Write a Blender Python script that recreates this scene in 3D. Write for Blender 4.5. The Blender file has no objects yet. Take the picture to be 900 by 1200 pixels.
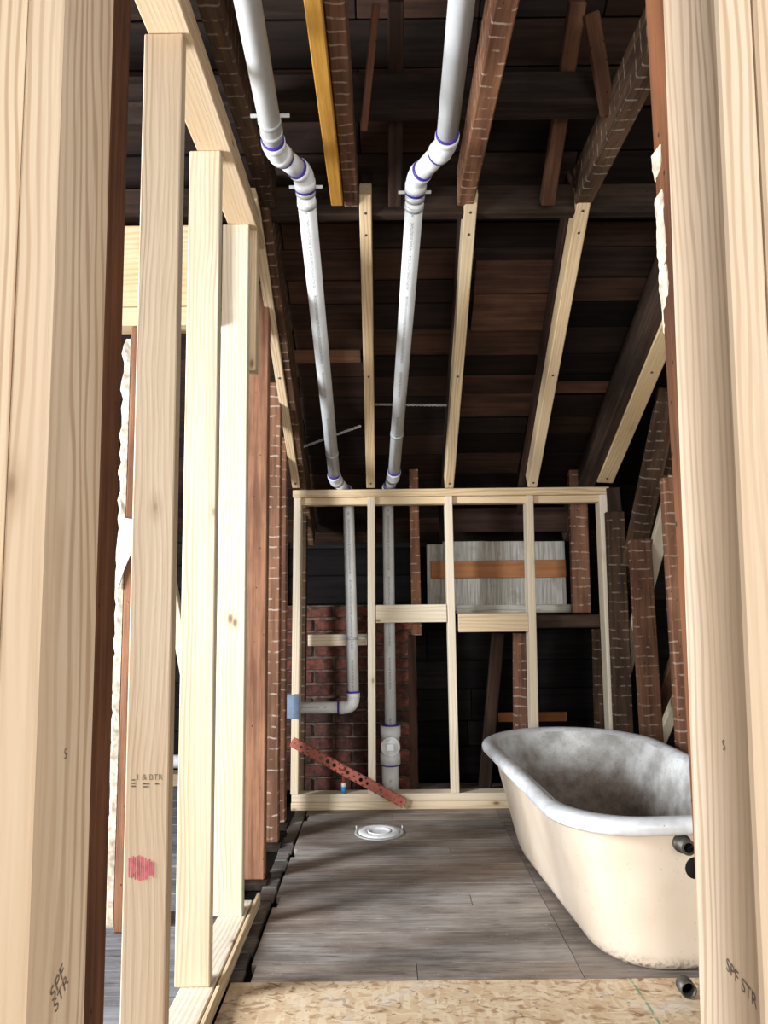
import bpy, bmesh, math, random
from mathutils import Vector, Matrix
random.seed(11)
S = bpy.context.scene
COL = S.collection

# ------------------------------------------------------------------ camera
F_PX = 867.0
PITCH = math.radians(6.75)
ROLL = 0.0106
CAM = Vector((0, 0, 1.05))
_f = Vector((0, math.cos(PITCH), math.sin(PITCH)))
_u0 = Vector((0, -math.sin(PITCH), math.cos(PITCH)))
_r0 = Vector((1, 0, 0))
_r = _r0 * math.cos(ROLL) - _u0 * math.sin(ROLL)
_u = _r0 * math.sin(ROLL) + _u0 * math.cos(ROLL)
cam_d = bpy.data.cameras.new('camera')
cam_d.sensor_fit = 'VERTICAL'; cam_d.sensor_height = 36.0
cam_d.lens = F_PX / 1200 * 36.0
cam_d.clip_start = 0.02
cam = bpy.data.objects.new('camera', cam_d)
cam.matrix_world = Matrix(((_r.x, _u.x, -_f.x, CAM.x), (_r.y, _u.y, -_f.y, CAM.y), (_r.z, _u.z, -_f.z, CAM.z), (0, 0, 0, 1)))
COL.objects.link(cam); S.camera = cam

def ray(u, v): return _f + _r * ((u - 450) / F_PX) + _u * ((600 - v) / F_PX)
def py(u, v, Y):                      # point of the sight line on the vertical plane Y
    d = ray(u, v); return CAM + d * ((Y - CAM.y) / d.y)
def pz(u, v, z):                      # ... on the level plane z
    d = ray(u, v); return CAM + d * ((z - CAM.z) / d.z)
def pxx(u, v, X):
    d = ray(u, v); return CAM + d * ((X - CAM.x) / d.x)

# ------------------------------------------------------------------ world, light, exposure
W = bpy.data.worlds.new('world'); S.world = W; W.use_nodes = True
bg = W.node_tree.nodes['Background']
bg.inputs[0].default_value = (0.62, 0.76, 1.0, 1); bg.inputs[1].default_value = 1.0
S.view_settings.view_transform = 'Standard'; S.view_settings.look = 'None'
S.view_settings.gamma = 1.0; S.view_settings.use_curve_mapping = False
S.view_settings.exposure = 0.42

def area(name, loc, target, sx, sy, power, color):
    l = bpy.data.lights.new(name, 'AREA'); l.shape = 'RECTANGLE'; l.size = sx; l.size_y = sy
    l.energy = power; l.color = color
    o = bpy.data.objects.new(name, l); o.location = loc
    o.rotation_euler = (Vector(target) - Vector(loc)).to_track_quat('-Z', 'Y').to_euler()
    COL.objects.link(o); return o
# daylight entering by the window of the gable wall (left) and by the two windows behind the camera
area('window_daylight_left', (-2.93, 1.35, 1.35), (-1.9, 1.50, 1.05), 0.7, 1.3, 200, (0.90, 0.94, 1.0))
area('window_daylight_rear', (0.75, -2.42, 1.45), (0.75, -1.0, 1.42), 1.5, 1.5, 47, (1.0, 0.98, 0.95))
area('window_daylight_rear_b', (-1.55, -2.42, 1.45), (-1.55, -1.0, 1.42), 1.5, 1.5, 47, (1.0, 0.98, 0.95))

area('added_fill_right', (1.93, -.9, 1.45), (1.0, -.75, 1.40), 1.3, 1.3, 32, (1.0, 0.98, 0.95))  # added fill lamp at the right, brightens the left doorway reveal

# ------------------------------------------------------------------ materials
def new_mat(name):
    m = bpy.data.materials.new(name); m.use_nodes = True
    nt = m.node_tree
    for n in list(nt.nodes): nt.nodes.remove(n)
    out = nt.nodes.new('ShaderNodeOutputMaterial'); b = nt.nodes.new('ShaderNodeBsdfPrincipled')
    nt.links.new(b.outputs[0], out.inputs[0])
    return m, nt, b
def N(nt, t, **kw):
    n = nt.nodes.new(t)
    for k, v in kw.items():
        if k.startswith('i_'):
            key = k[2:]; n.inputs[int(key) if key.isdigit() else key].default_value = v
        else: setattr(n, k, v)
    return n
def L(nt, a, b): nt.links.new(a, b)
def math_n(nt, op, a, b=None, c=None, clamp=False):
    n = N(nt, 'ShaderNodeMath', operation=op, use_clamp=clamp)
    for i, x in enumerate((a, b, c)):
        if x is None: continue
        if isinstance(x, (int, float)): n.inputs[i].default_value = x
        else: L(nt, x, n.inputs[i])
    return n.outputs[0]
def mixc(nt, fac, a, b, mode='MIX'):
    n = N(nt, 'ShaderNodeMix', data_type='RGBA', blend_type=mode)
    for i, x in ((0, fac), (6, a), (7, b)):
        if isinstance(x, (int, float)): n.inputs[i].default_value = x
        elif isinstance(x, tuple): n.inputs[i].default_value = (*x, 1) if len(x) == 3 else x
        else: L(nt, x, n.inputs[i])
    return n.outputs[2]
def ramp(nt, fac, lo, hi):
    n = N(nt, 'ShaderNodeMapRange', interpolation_type='SMOOTHSTEP'); n.inputs[1].default_value = lo; n.inputs[2].default_value = hi
    L(nt, fac, n.inputs[0]); return n.outputs[0]
def sr(r, g, b):
    f = lambda c: ((c / 255 + .055) / 1.055) ** 2.4 if c > 10 else c / 255 / 12.92
    return (f(r), f(g), f(b))
def coords(nt, scale=(1, 1, 1), rand=True):
    tc = N(nt, 'ShaderNodeTexCoord'); v = tc.outputs['Object']
    oi = N(nt, 'ShaderNodeObjectInfo')
    if rand:
        mul = N(nt, 'ShaderNodeVectorMath', operation='SCALE'); mul.inputs[0].default_value = (7.3, 5.1, 9.7)
        L(nt, oi.outputs['Random'], mul.inputs['Scale'])
        add = N(nt, 'ShaderNodeVectorMath', operation='ADD'); L(nt, v, add.inputs[0]); L(nt, mul.outputs[0], add.inputs[1]); v = add.outputs[0]
    return v, oi, tc
def scaled(nt, v, s):
    m = N(nt, 'ShaderNodeVectorMath', operation='MULTIPLY'); L(nt, v, m.inputs[0]); m.inputs[1].default_value = s; return m.outputs[0]
def noise(nt, v, scale=1, detail=4, rough=.55):
    n = N(nt, 'ShaderNodeTexNoise'); n.inputs['Scale'].default_value = scale; n.inputs['Detail'].default_value = detail
    n.inputs['Roughness'].default_value = rough; L(nt, v, n.inputs['Vector']); return n.outputs[0]
def bump(nt, b, h, strength=.3, dist=.004):
    n = N(nt, 'ShaderNodeBump'); n.inputs['Strength'].default_value = strength; n.inputs['Distance'].default_value = dist
    L(nt, h, n.inputs['Height']); L(nt, n.outputs[0], b.inputs['Normal'])

def new_wood(name, light, mid, dark, ring=24, knots=True):
    m, nt, b = new_mat(name)
    v, oi, tc = coords(nt)
    warp = noise(nt, scaled(nt, v, (5, 5, .9)), 1, 3)
    sep = N(nt, 'ShaderNodeSeparateXYZ'); L(nt, v, sep.inputs[0])
    # growth rings: distance from a tilted pith, warped along the length
    xx = math_n(nt, 'ADD', sep.outputs[0], math_n(nt, 'MULTIPLY', warp, .10))
    yy = math_n(nt, 'ADD', sep.outputs[1], math_n(nt, 'MULTIPLY', sep.outputs[2], .006))
    d = math_n(nt, 'ADD', math_n(nt, 'MULTIPLY', xx, .82), math_n(nt, 'MULTIPLY', yy, .57))
    rings = math_n(nt, 'SINE', math_n(nt, 'MULTIPLY', d, ring * 22.0))
    rings = ramp(nt, rings, -.2, 1.0)
    fine = noise(nt, scaled(nt, v, (140, 140, 2.2)), 1, 3, .6)
    big = noise(nt, scaled(nt, v, (7, 7, .8)), 1, 3, .5)
    c = mixc(nt, ramp(nt, big, .3, .7), light, mid)
    rm = math_n(nt, 'MULTIPLY', math_n(nt, 'MULTIPLY', rings, .66), ramp(nt, noise(nt, scaled(nt, v, (9, 9, .6)), 1, 2), .3, .65))
    c = mixc(nt, rm, c, dark)
    c = mixc(nt, math_n(nt, 'MULTIPLY', ramp(nt, fine, .45, .8), .3), c, dark)
    if knots:
        vo = N(nt, 'ShaderNodeTexVoronoi'); vo.inputs['Scale'].default_value = 1; L(nt, scaled(nt, v, (9, 9, 4.2)), vo.inputs['Vector'])
        k = math_n(nt, 'SUBTRACT', 1.0, ramp(nt, vo.outputs['Distance'], .03, .10))
        k2 = math_n(nt, 'SUBTRACT', 1.0, ramp(nt, vo.outputs['Distance'], .06, .22))
        c = mixc(nt, math_n(nt, 'MULTIPLY', k2, .45), c, dark)
        c = mixc(nt, math_n(nt, 'MULTIPLY', k, .8), c, (dark[0] * .28, dark[1] * .22, dark[2] * .18))
    tint = mixc(nt, 1.0, c, oi.outputs['Color'], 'MULTIPLY')
    L(nt, tint, b.inputs['Base Color']); b.inputs['Roughness'].default_value = .62
    b.inputs['Specular IOR Level'].default_value = .25
    bump(nt, b, math_n(nt, 'ADD', fine, math_n(nt, 'MULTIPLY', rings, .35)), .18, .002)
    return m

def old_wood(name, light, dark, lath=0.0, pitch=.047, plaster=(.62, .56, .48), lo=.35, hi=.7, holes=True):
    m, nt, b = new_mat(name)
    v, oi, tc = coords(nt)
    g = noise(nt, scaled(nt, v, (45, 45, 2.0)), 1, 5, .65)
    bigg = noise(nt, scaled(nt, v, (9, 9, 3)), 1, 4, .6)
    c = mixc(nt, ramp(nt, math_n(nt, 'ADD', math_n(nt, 'MULTIPLY', g, .55), math_n(nt, 'MULTIPLY', bigg, .45)), lo, hi), dark, light)
    if lath > 0:
        sep = N(nt, 'ShaderNodeSeparateXYZ'); L(nt, v, sep.inputs[0])
        wob = noise(nt, scaled(nt, v, (14, 14, 5)), 1, 2)
        zz = math_n(nt, 'ADD', sep.outputs[2], math_n(nt, 'MULTIPLY', wob, .022))
        fr = math_n(nt, 'FRACT', math_n(nt, 'DIVIDE', zz, pitch))
        dd = math_n(nt, 'ABSOLUTE', math_n(nt, 'SUBTRACT', fr, .5))
        line = math_n(nt, 'SUBTRACT', 1.0, ramp(nt, dd, .045, .10))
        brk = ramp(nt, noise(nt, scaled(nt, v, (26, 26, 17)), 1, 3), .44, .58)
        mk = math_n(nt, 'MULTIPLY', math_n(nt, 'MULTIPLY', line, brk), lath)
        c = mixc(nt, mk, c, plaster)
    if holes:
        vo = N(nt, 'ShaderNodeTexVoronoi'); L(nt, scaled(nt, v, (30, 30, 22)), vo.inputs['Vector']); vo.inputs['Scale'].default_value = 1
        k = math_n(nt, 'SUBTRACT', 1.0, ramp(nt, vo.outputs['Distance'], .05, .10))
        c = mixc(nt, math_n(nt, 'MULTIPLY', k, .85), c, (.012, .007, .004))
    tint = mixc(nt, 1.0, c, oi.outputs['Color'], 'MULTIPLY')
    L(nt, tint, b.inputs['Base Color']); b.inputs['Roughness'].default_value = .85
    b.inputs['Specular IOR Level'].default_value = .15
    bump(nt, b, g, .5, .006)
    return m

def plain(name, col, rough=.5, metal=0.0, var=.12, vscale=30, spec=.4):
    m, nt, b = new_mat(name)
    v, oi, tc = coords(nt)
    n = noise(nt, v, vscale, 4)
    c = mixc(nt, ramp(nt, n, .3, .7), tuple(x * (1 - var) for x in col), tuple(min(1, x * (1 + var)) for x in col))
    L(nt, mixc(nt, 1.0, c, oi.outputs['Color'], 'MULTIPLY'), b.inputs['Base Color'])
    b.inputs['Roughness'].default_value = rough; b.inputs['Metallic'].default_value = metal
    b.inputs['Specular IOR Level'].default_value = spec
    return m

M = {}
M['pine'] = new_wood('new_pine', sr(222, 204, 174), sr(210, 186, 150), sr(182, 150, 112))
M['pine_pale'] = new_wood('pale_pine', sr(230, 218, 196), sr(220, 203, 174), sr(198, 174, 140))
M['pine_jamb'] = new_wood('jamb_pine', sr(212, 194, 170), sr(198, 175, 147), sr(162, 132, 102), ring=29)
M['old'] = old_wood('old_brown_lumber', sr(160, 120, 92), sr(102, 72, 56))
M['old_lath'] = old_wood('old_lumber_lath_marks', sr(150, 112, 86), sr(92, 66, 52), lath=.5)
M['old_dark'] = old_wood('old_dark_lumber', sr(68, 54, 45), sr(34, 27, 23), lath=.0)
M['old_dark_lath'] = old_wood('old_dark_lumber_lath_marks', sr(100, 78, 60), sr(54, 40, 31), lath=.36, plaster=(.5, .45, .38))
M['sheath'] = old_wood('roof_board_wood', sr(86, 66, 54), sr(42, 33, 29), lo=.3, hi=.75, holes=False)
M['dirty_jamb'] = old_wood('old_jamb_wood', sr(118, 78, 52), sr(66, 42, 29))
M['black_board'] = old_wood('shade_black_board', sr(34, 29, 27), sr(13, 11, 11), holes=False)  # near-black wood, deep shade behind the framing put into the colour
M['yellow'] = old_wood('yellow_stained_wood', sr(200, 150, 68), sr(160, 110, 42), lo=.2, hi=.8, holes=False)
M['orange'] = old_wood('orange_pine_lath', sr(172, 120, 80), sr(130, 84, 52), lo=.25, hi=.75, holes=False)
M['plaster'] = plain('plaster_crumbs', sr(188, 174, 154), .9, 0, .35, 45, .1)
M['pvc'] = None
M['purple'] = plain('purple_primer', sr(64, 44, 150), .45)
M['steel'] = plain('galvanised_steel', sr(186, 188, 186), .45, .25, .15)
M['box_blue'] = plain('grey_blue_plastic', sr(122, 138, 158), .5)
M['copper'] = plain('copper_coat', sr(176, 100, 84), .5, .25, .15)
M['blue'] = plain('blue_cap', sr(40, 120, 180), .4)
M['dark'] = plain('dark_void', (.012, .011, .010), .9, 0, .1, 10, .05)
M['ink'] = plain('stamp_ink', (.035, .03, .028), .8, 0, .3, 200, .05)
M['ink_soft'] = plain('worn_stamp_ink', (.16, .12, .09), .8, 0, .4, 200, .05)
M['white_plastic'] = plain('white_plastic', sr(226, 228, 228), .35)
M['paper'] = plain('white_board', sr(222, 224, 226), .7)
M['iron'] = plain('dark_iron', sr(92, 88, 80), .5, .7, .3)
M['brickmortar'] = plain('sooty_mortar', sr(94, 82, 72), .95, 0, .5, 25, .05)

def pvc_mat():
    m, nt, b = new_mat('white_pvc')
    v, oi, tc = coords(nt)
    c = mixc(nt, ramp(nt, noise(nt, v, 9, 4), .3, .75), sr(222, 224, 224), sr(204, 206, 203))
    # printed legend: a broken grey line along the pipe (UV.x = angle, UV.y = metres along)
    uv = N(nt, 'ShaderNodeSeparateXYZ'); L(nt, tc.outputs['UV'], uv.inputs[0])
    ang = math_n(nt, 'ABSOLUTE', math_n(nt, 'SUBTRACT', uv.outputs[0], .5))
    band = math_n(nt, 'LESS_THAN', ang, .028)
    cv = N(nt, 'ShaderNodeCombineXYZ'); L(nt, math_n(nt, 'MULTIPLY', uv.outputs[1], 130.0), cv.inputs[1]); L(nt, math_n(nt, 'MULTIPLY', uv.outputs[0], 90.0), cv.inputs[0])
    cv2 = N(nt, 'ShaderNodeCombineXYZ'); L(nt, math_n(nt, 'MULTIPLY', uv.outputs[1], 5.0), cv2.inputs[1])
    let = math_n(nt, 'GREATER_THAN', noise(nt, cv.outputs[0], 1, 2), .5)
    grp = math_n(nt, 'GREATER_THAN', noise(nt, cv2.outputs[0], 1, 2), .44)
    mk = math_n(nt, 'MULTIPLY', math_n(nt, 'MULTIPLY', band, let), math_n(nt, 'MULTIPLY', grp, .65))
    c = mixc(nt, mk, c, (.09, .09, .10))
    L(nt, c, b.inputs['Base Color']); b.inputs['Roughness'].default_value = .38
    return m
M['pvc'] = pvc_mat()
M['pvc_fit'] = plain('pvc_fitting', sr(220, 222, 222), .35, 0, .05)

def floor_mat():
    m, nt, b = new_mat('old_floor_wood')
    v, oi, tc = coords(nt)
    g = noise(nt, scaled(nt, v, (60, 60, 4.0)), 1, 6, .7)
    gw = N(nt, 'ShaderNodeNewGeometry').outputs['Position']      # stains run on from board to board
    bg_ = noise(nt, scaled(nt, gw, (2.2, 5.0, 1)), 1, 6, .65)
    c = mixc(nt, ramp(nt, math_n(nt, 'ADD', math_n(nt, 'MULTIPLY', g, .42), math_n(nt, 'MULTIPLY', bg_, .58)), .36, .66), sr(102, 94, 88), sr(168, 162, 156))
    st = ramp(nt, noise(nt, scaled(nt, gw, (1.3, 2.6, 1)), 1, 3, .5), .50, .66)
    c = mixc(nt, math_n(nt, 'MULTIPLY', st, .35), c, sr(118, 92, 68))
    sp = noise(nt, gw, 95, 3)
    c = mixc(nt, math_n(nt, 'MULTIPLY', ramp(nt, sp, .66, .73), .7), c, sr(196, 188, 176))
    c = mixc(nt, math_n(nt, 'MULTIPLY', ramp(nt, noise(nt, scaled(nt, v, (110, 110, 9)), 1, 4), .58, .70), .55), c, sr(52, 43, 38))
    L(nt, mixc(nt, 1.0, c, oi.outputs['Color'], 'MULTIPLY'), b.inputs['Base Color'])
    b.inputs['Roughness'].default_value = .62; b.inputs['Specular IOR Level'].default_value = .35
    bump(nt, b, g, .35, .004)
    return m
M['floor'] = floor_mat()

def osb_mat():
    m, nt, b = new_mat('osb_flakes')
    tc = N(nt, 'ShaderNodeTexCoord'); v = tc.outputs['Object']
    wv = noise(nt, v, 6, 2)
    def flakes(rot, sc):
        mp = N(nt, 'ShaderNodeMapping'); mp.inputs['Rotation'].default_value = (0, 0, rot); mp.inputs['Scale'].default_value = sc
        L(nt, v, mp.inputs['Vector'])
        w = N(nt, 'ShaderNodeVectorMath', operation='ADD'); L(nt, mp.outputs[0], w.inputs[0])
        s = N(nt, 'ShaderNodeVectorMath', operation='SCALE'); s.inputs[0].default_value = (1, 1, 0); s.inputs['Scale'].default_value = 1
        L(nt, math_n(nt, 'MULTIPLY', wv, 3.0), s.inputs['Scale']); L(nt, s.outputs[0], w.inputs[1])
        vo = N(nt, 'ShaderNodeTexVoronoi'); vo.inputs['Scale'].default_value = 1; L(nt, w.outputs[0], vo.inputs['Vector'])
        sp = N(nt, 'ShaderNodeSeparateColor'); L(nt, vo.outputs['Color'], sp.inputs[0])
        return sp.outputs[0], sp.outputs[1], vo.outputs['Distance']
    a1, a2, d1 = flakes(.5, (22, 80, 10)); b1, b2, d2 = flakes(-.8, (75, 24, 10))
    pick = math_n(nt, 'GREATER_THAN', b2, .5)
    t = math_n(nt, 'ADD', math_n(nt, 'MULTIPLY', pick, b1), math_n(nt, 'MULTIPLY', math_n(nt, 'SUBTRACT', 1.0, pick), a1))
    def swirl(sc, stretch, dist):
        n_ = N(nt, 'ShaderNodeTexNoise'); n_.inputs['Scale'].default_value = sc; n_.inputs['Detail'].default_value = 5; n_.inputs['Distortion'].default_value = dist
        L(nt, scaled(nt, v, stretch), n_.inputs['Vector']); return n_.outputs[0]
    c = mixc(nt, math_n(nt, 'ADD', math_n(nt, 'MULTIPLY', ramp(nt, t, 0, 1), .5), math_n(nt, 'MULTIPLY', swirl(14, (1, 2.2, 1), 1.5), .5)), sr(182, 150, 112), sr(220, 202, 172))
    c = mixc(nt, math_n(nt, 'MULTIPLY', ramp(nt, swirl(11, (1, 1.8, 1), 2.5), .54, .66), .75), c, sr(146, 108, 72))
    c = mixc(nt, math_n(nt, 'MULTIPLY', ramp(nt, swirl(19, (1, 1.6, 1), 2.0), .60, .68), .8), c, sr(110, 78, 50))
    c = mixc(nt, math_n(nt, 'MULTIPLY', ramp(nt, noise(nt, v, 5, 5), .52, .66), .65), c, sr(206, 200, 194))
    sep = N(nt, 'ShaderNodeSeparateXYZ'); L(nt, v, sep.inputs[0])
    for x0 in (-.06, .353, .54, .77):
        dx = math_n(nt, 'ABSOLUTE', math_n(nt, 'SUBTRACT', math_n(nt, 'ADD', sep.outputs[0], math_n(nt, 'MULTIPLY', wv, .006)), x0))
        ln = math_n(nt, 'MULTIPLY', math_n(nt, 'LESS_THAN', dx, .0035), ramp(nt, noise(nt, v, 60, 2), .35, .55))
        c = mixc(nt, math_n(nt, 'MULTIPLY', ln, .8), c, sr(50, 130, 95))
    L(nt, c, b.inputs['Base Color']); b.inputs['Roughness'].default_value = .6
    bump(nt, b, t, .25, .003)
    return m
M['osb'] = osb_mat()

def tub_mats():
    m, nt, b = new_mat('cream_tub_paint')
    v, oi, tc = coords(nt)
    c = mixc(nt, ramp(nt, noise(nt, v, 5, 4), .3, .7), sr(212, 193, 170), sr(220, 205, 184))
    sep = N(nt, 'ShaderNodeSeparateXYZ'); L(nt, tc.outputs['Object'], sep.inputs[0])
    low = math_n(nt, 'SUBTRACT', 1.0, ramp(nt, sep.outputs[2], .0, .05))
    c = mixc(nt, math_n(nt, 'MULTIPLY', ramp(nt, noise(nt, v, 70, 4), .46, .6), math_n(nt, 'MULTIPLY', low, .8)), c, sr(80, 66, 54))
    c = mixc(nt, math_n(nt, 'MULTIPLY', ramp(nt, noise(nt, v, 110, 2), .70, .74), .5), c, sr(130, 104, 84))
    L(nt, c, b.inputs['Base Color']); b.inputs['Roughness'].default_value = .45
    m2, nt, b = new_mat('stained_enamel')
    v, oi, tc = coords(nt)
    c = mixc(nt, ramp(nt, noise(nt, v, 9, 5), .35, .7), sr(226, 226, 222), sr(176, 172, 166))
    sep = N(nt, 'ShaderNodeSeparateXYZ'); L(nt, tc.outputs['Object'], sep.inputs[0])
    hz = math_n(nt, 'ADD', sep.outputs[2], math_n(nt, 'MULTIPLY', math_n(nt, 'SUBTRACT', noise(nt, v, 5, 5, .65), .5), .30))
    hz = math_n(nt, 'SUBTRACT', hz, math_n(nt, 'MULTIPLY', sep.outputs[1], .14))
    low = math_n(nt, 'SUBTRACT', 1.0, ramp(nt, hz, .14, .30))
    grime = mixc(nt, ramp(nt, noise(nt, v, 22, 5, .7), .3, .7), sr(92, 76, 62), sr(136, 120, 106))
    c = mixc(nt, math_n(nt, 'MULTIPLY', low, .93), c, grime)
    c = mixc(nt, math_n(nt, 'MULTIPLY', ramp(nt, noise(nt, v, 130, 3), .62, .70), .6), c, sr(84, 74, 66))
    L(nt, c, b.inputs['Base Color']); b.inputs['Roughness'].default_value = .45
    m3, nt, b = new_mat('white_enamel_rim')
    v, oi, tc = coords(nt)
    c = mixc(nt, ramp(nt, noise(nt, v, 12, 5), .4, .75), sr(232, 234, 236), sr(204, 204, 204))
    c = mixc(nt, math_n(nt, 'MULTIPLY', ramp(nt, noise(nt, v, 60, 3), .70, .75), .8), c, sr(80, 76, 74))
    L(nt, c, b.inputs['Base Color']); b.inputs['Roughness'].default_value = .25
    return m, m2, m3
M['tub'], M['basin'], M['rim'] = tub_mats()

def brick_mat():
    m, nt, b = new_mat('sooty_red_brick')
    v, oi, tc = coords(nt)
    n1 = noise(nt, v, 26, 5, .65)
    c = mixc(nt, ramp(nt, n1, .3, .72), sr(70, 42, 34), sr(142, 82, 62))
    c = mixc(nt, math_n(nt, 'MULTIPLY', ramp(nt, noise(nt, v, 60, 4), .60, .72), .5), c, sr(160, 140, 126))
    L(nt, mixc(nt, 1.0, c, oi.outputs['Color'], 'MULTIPLY'), b.inputs['Base Color']); b.inputs['Roughness'].default_value = .92
    bump(nt, b, n1, .6, .006)
    return m
M['brick'] = brick_mat()

def grey_board_mat():
    m, nt, b = new_mat('weathered_grey_board')
    v, oi, tc = coords(nt)
    g = noise(nt, scaled(nt, v, (110, 110, 5)), 1, 4, .6)
    c = mixc(nt, ramp(nt, g, .3, .7), sr(132, 128, 118), sr(178, 174, 164))
    c = mixc(nt, math_n(nt, 'MULTIPLY', ramp(nt, noise(nt, v, 12, 4), .5, .7), .4), c, sr(108, 96, 82))
    L(nt, mixc(nt, 1.0, c, oi.outputs['Color'], 'MULTIPLY'), b.inputs['Base Color']); b.inputs['Roughness'].default_value = .85
    bump(nt, b, g, .5, .004)
    return m
M['grey_board'] = grey_board_mat()

# ------------------------------------------------------------------ builders
def link_mesh(name, me, mat, parent=None, color=None):
    o = bpy.data.objects.new(name, me); COL.objects.link(o)
    if mat is not None and len(me.materials) == 0: me.materials.append(M[mat] if isinstance(mat, str) else mat)
    if color: o.color = (*color, 1)
    return o
WM = {}                                   # world matrices by name, kept because the scene is never evaluated here
def set_parent(o, p):
    if p is None: return
    o.parent = p
    o.matrix_parent_inverse = WM.get(p.name, Matrix.Identity(4)).inverted()
def place(o, mw, parent=None):
    o.matrix_world = mw; WM[o.name] = mw.copy()
    if parent is not None:
        o.parent = parent
        o.matrix_basis = WM[parent.name].inverted() @ mw
    return o
def thing(name, label, cat, loc=(0, 0, 0), group=None):
    o = bpy.data.objects.new(name, None); COL.objects.link(o); o.empty_display_size = .05
    place(o, Matrix.Translation(Vector(loc)))
    o['label'] = label; o['category'] = cat
    if group: o['group'] = group
    return o
def tag(o, label, cat, group=None):
    o['label'] = label; o['category'] = cat
    if group: o['group'] = group
    return o
def struct(o, label=None):
    o['kind'] = 'structure'
    if label: o['label'] = label
    return o
_box = {}
def box_mesh(w, d, l, bev, mat):
    key = (round(w, 4), round(d, 4), round(l, 4), bev, mat)
    if key in _box: return _box[key]
    bm = bmesh.new(); bmesh.ops.create_cube(bm, size=1)
    for v in bm.verts: v.co = Vector((v.co.x * w, v.co.y * d, v.co.z * l))
    if bev > 0: bmesh.ops.bevel(bm, geom=list(bm.edges), offset=min(bev, w * .3, d * .3), segments=1, affect='EDGES')
    me = bpy.data.meshes.new('box'); bm.to_mesh(me); bm.free(); me.materials.append(M[mat]); _box[key] = me
    return me
def beam(name, p0, p1, w, d, mat, parent=None, side=(1, 0, 0), bev=.0025, color=None):
    """a straight piece of lumber from p0 to p1 (centre line); w across `side`, d the other way; grain on local Z"""
    p0, p1 = Vector(p0), Vector(p1); z = (p1 - p0); l = z.length; z.normalize()
    x = Vector(side); x = (x - z * x.dot(z)).normalized(); y = z.cross(x)
    mw = Matrix(((x.x, y.x, z.x, 0), (x.y, y.y, z.y, 0), (x.z, y.z, z.z, 0), (0, 0, 0, 1)))
    mw = Matrix.Translation((p0 + p1) / 2) @ mw
    o = link_mesh(name, box_mesh(w, d, l, bev, mat), None, None, color)
    return place(o, mw, parent)
def slab(name, x0, x1, y0, y1, z0, z1, mat, parent=None, axis='z', bev=.0025, color=None):
    c = Vector(((x0 + x1) / 2, (y0 + y1) / 2, (z0 + z1) / 2))
    dx, dy, dz = x1 - x0, y1 - y0, z1 - z0
    if axis == 'z': return beam(name, (c.x, c.y, z0), (c.x, c.y, z1), dx, dy, mat, parent, (1, 0, 0), bev, color)
    if axis == 'y': return beam(name, (c.x, y0, c.z), (c.x, y1, c.z), dx, dz, mat, parent, (1, 0, 0), bev, color)
    return beam(name, (x0, c.y, c.z), (x1, c.y, c.z), dy, dz, mat, parent, (0, 1, 0), bev, color)
def bm_obj(name, bm, mat, parent=None, loc=(0, 0, 0), smooth=False, color=None):
    loc = Vector(loc)
    for v in bm.verts: v.co -= loc
    bmesh.ops.recalc_face_normals(bm, faces=bm.faces)
    me = bpy.data.meshes.new(name); bm.to_mesh(me); bm.free()
    if smooth:
        for p in me.polygons: p.use_smooth = True
    o = link_mesh(name, me, mat, None, color)
    return place(o, Matrix.Translation(loc), parent)
def tube(name, pts, r, mat, parent=None, seg=20, cap=True, radii=None, face=(0, -1, .2), smooth=True):
    """pipe swept along pts; UV.x runs round it with 0.5 turned to `face`, UV.y along it"""
    pts = [Vector(p) for p in pts]; bm = bmesh.new(); uvl = bm.loops.layers.uv.new('UVMap')
    rings = []; dist = 0; ds = []
    nrm = None
    for i, p in enumerate(pts):
        t = (pts[min(i + 1, len(pts) - 1)] - pts[max(i - 1, 0)]).normalized()
        if i: dist += (p - pts[i - 1]).length
        ds.append(dist)
        f = Vector(face); nrm = (f - t * f.dot(t)).normalized(); b = t.cross(nrm)
        rr = radii[i] if radii else r
        rings.append([bm.verts.new(p + (nrm * -math.cos(2 * math.pi * k / seg) + b * math.sin(2 * math.pi * k / seg)) * rr) for k in range(seg)])
    for i in range(len(pts) - 1):
        for k in range(seg):
            k2 = (k + 1) % seg
            f = bm.faces.new((rings[i][k], rings[i][k2], rings[i + 1][k2], rings[i + 1][k]))
            for lp, (uu, vv) in zip(f.loops, ((k / seg, ds[i]), ((k + 1) / seg, ds[i]), ((k + 1) / seg, ds[i + 1]), (k / seg, ds[i + 1]))): lp[uvl].uv = (uu, vv)
            f.smooth = smooth
    if cap: bm.faces.new(rings[0][::-1]); bm.faces.new(rings[-1])
    c = sum(pts, Vector()) / len(pts)
    for v in bm.verts: v.co -= c
    bmesh.ops.recalc_face_normals(bm, faces=bm.faces)
    me = bpy.data.meshes.new(name); bm.to_mesh(me); bm.free()
    o = link_mesh(name, me, mat)
    return place(o, Matrix.Translation(c), parent)
def lathe(name, prof, centre, axis, mat, parent=None, seg=32):
    """prof = [(radius, height)] turned round `axis` at `centre`"""
    a = Vector(axis).normalized(); q = Vector((0, 0, 1)).rotation_difference(a).to_matrix(); bm = bmesh.new(); rings = []
    c = Vector(centre)
    for r, h in prof: rings.append([bm.verts.new(c + q @ Vector((r * math.cos(2 * math.pi * k / seg), r * math.sin(2 * math.pi * k / seg), h))) for k in range(seg)])
    for i in range(len(prof) - 1):
        for k in range(seg): bm.faces.new((rings[i][k], rings[i][(k + 1) % seg], rings[i + 1][(k + 1) % seg], rings[i + 1][k]))
    if prof[0][0] > 1e-4: bm.faces.new(rings[0][::-1])
    if prof[-1][0] > 1e-4: bm.faces.new(rings[-1])
    bmesh.ops.remove_doubles(bm, verts=bm.verts, dist=1e-6)
    return bm_obj(name, bm, mat, parent, centre, True)
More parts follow.
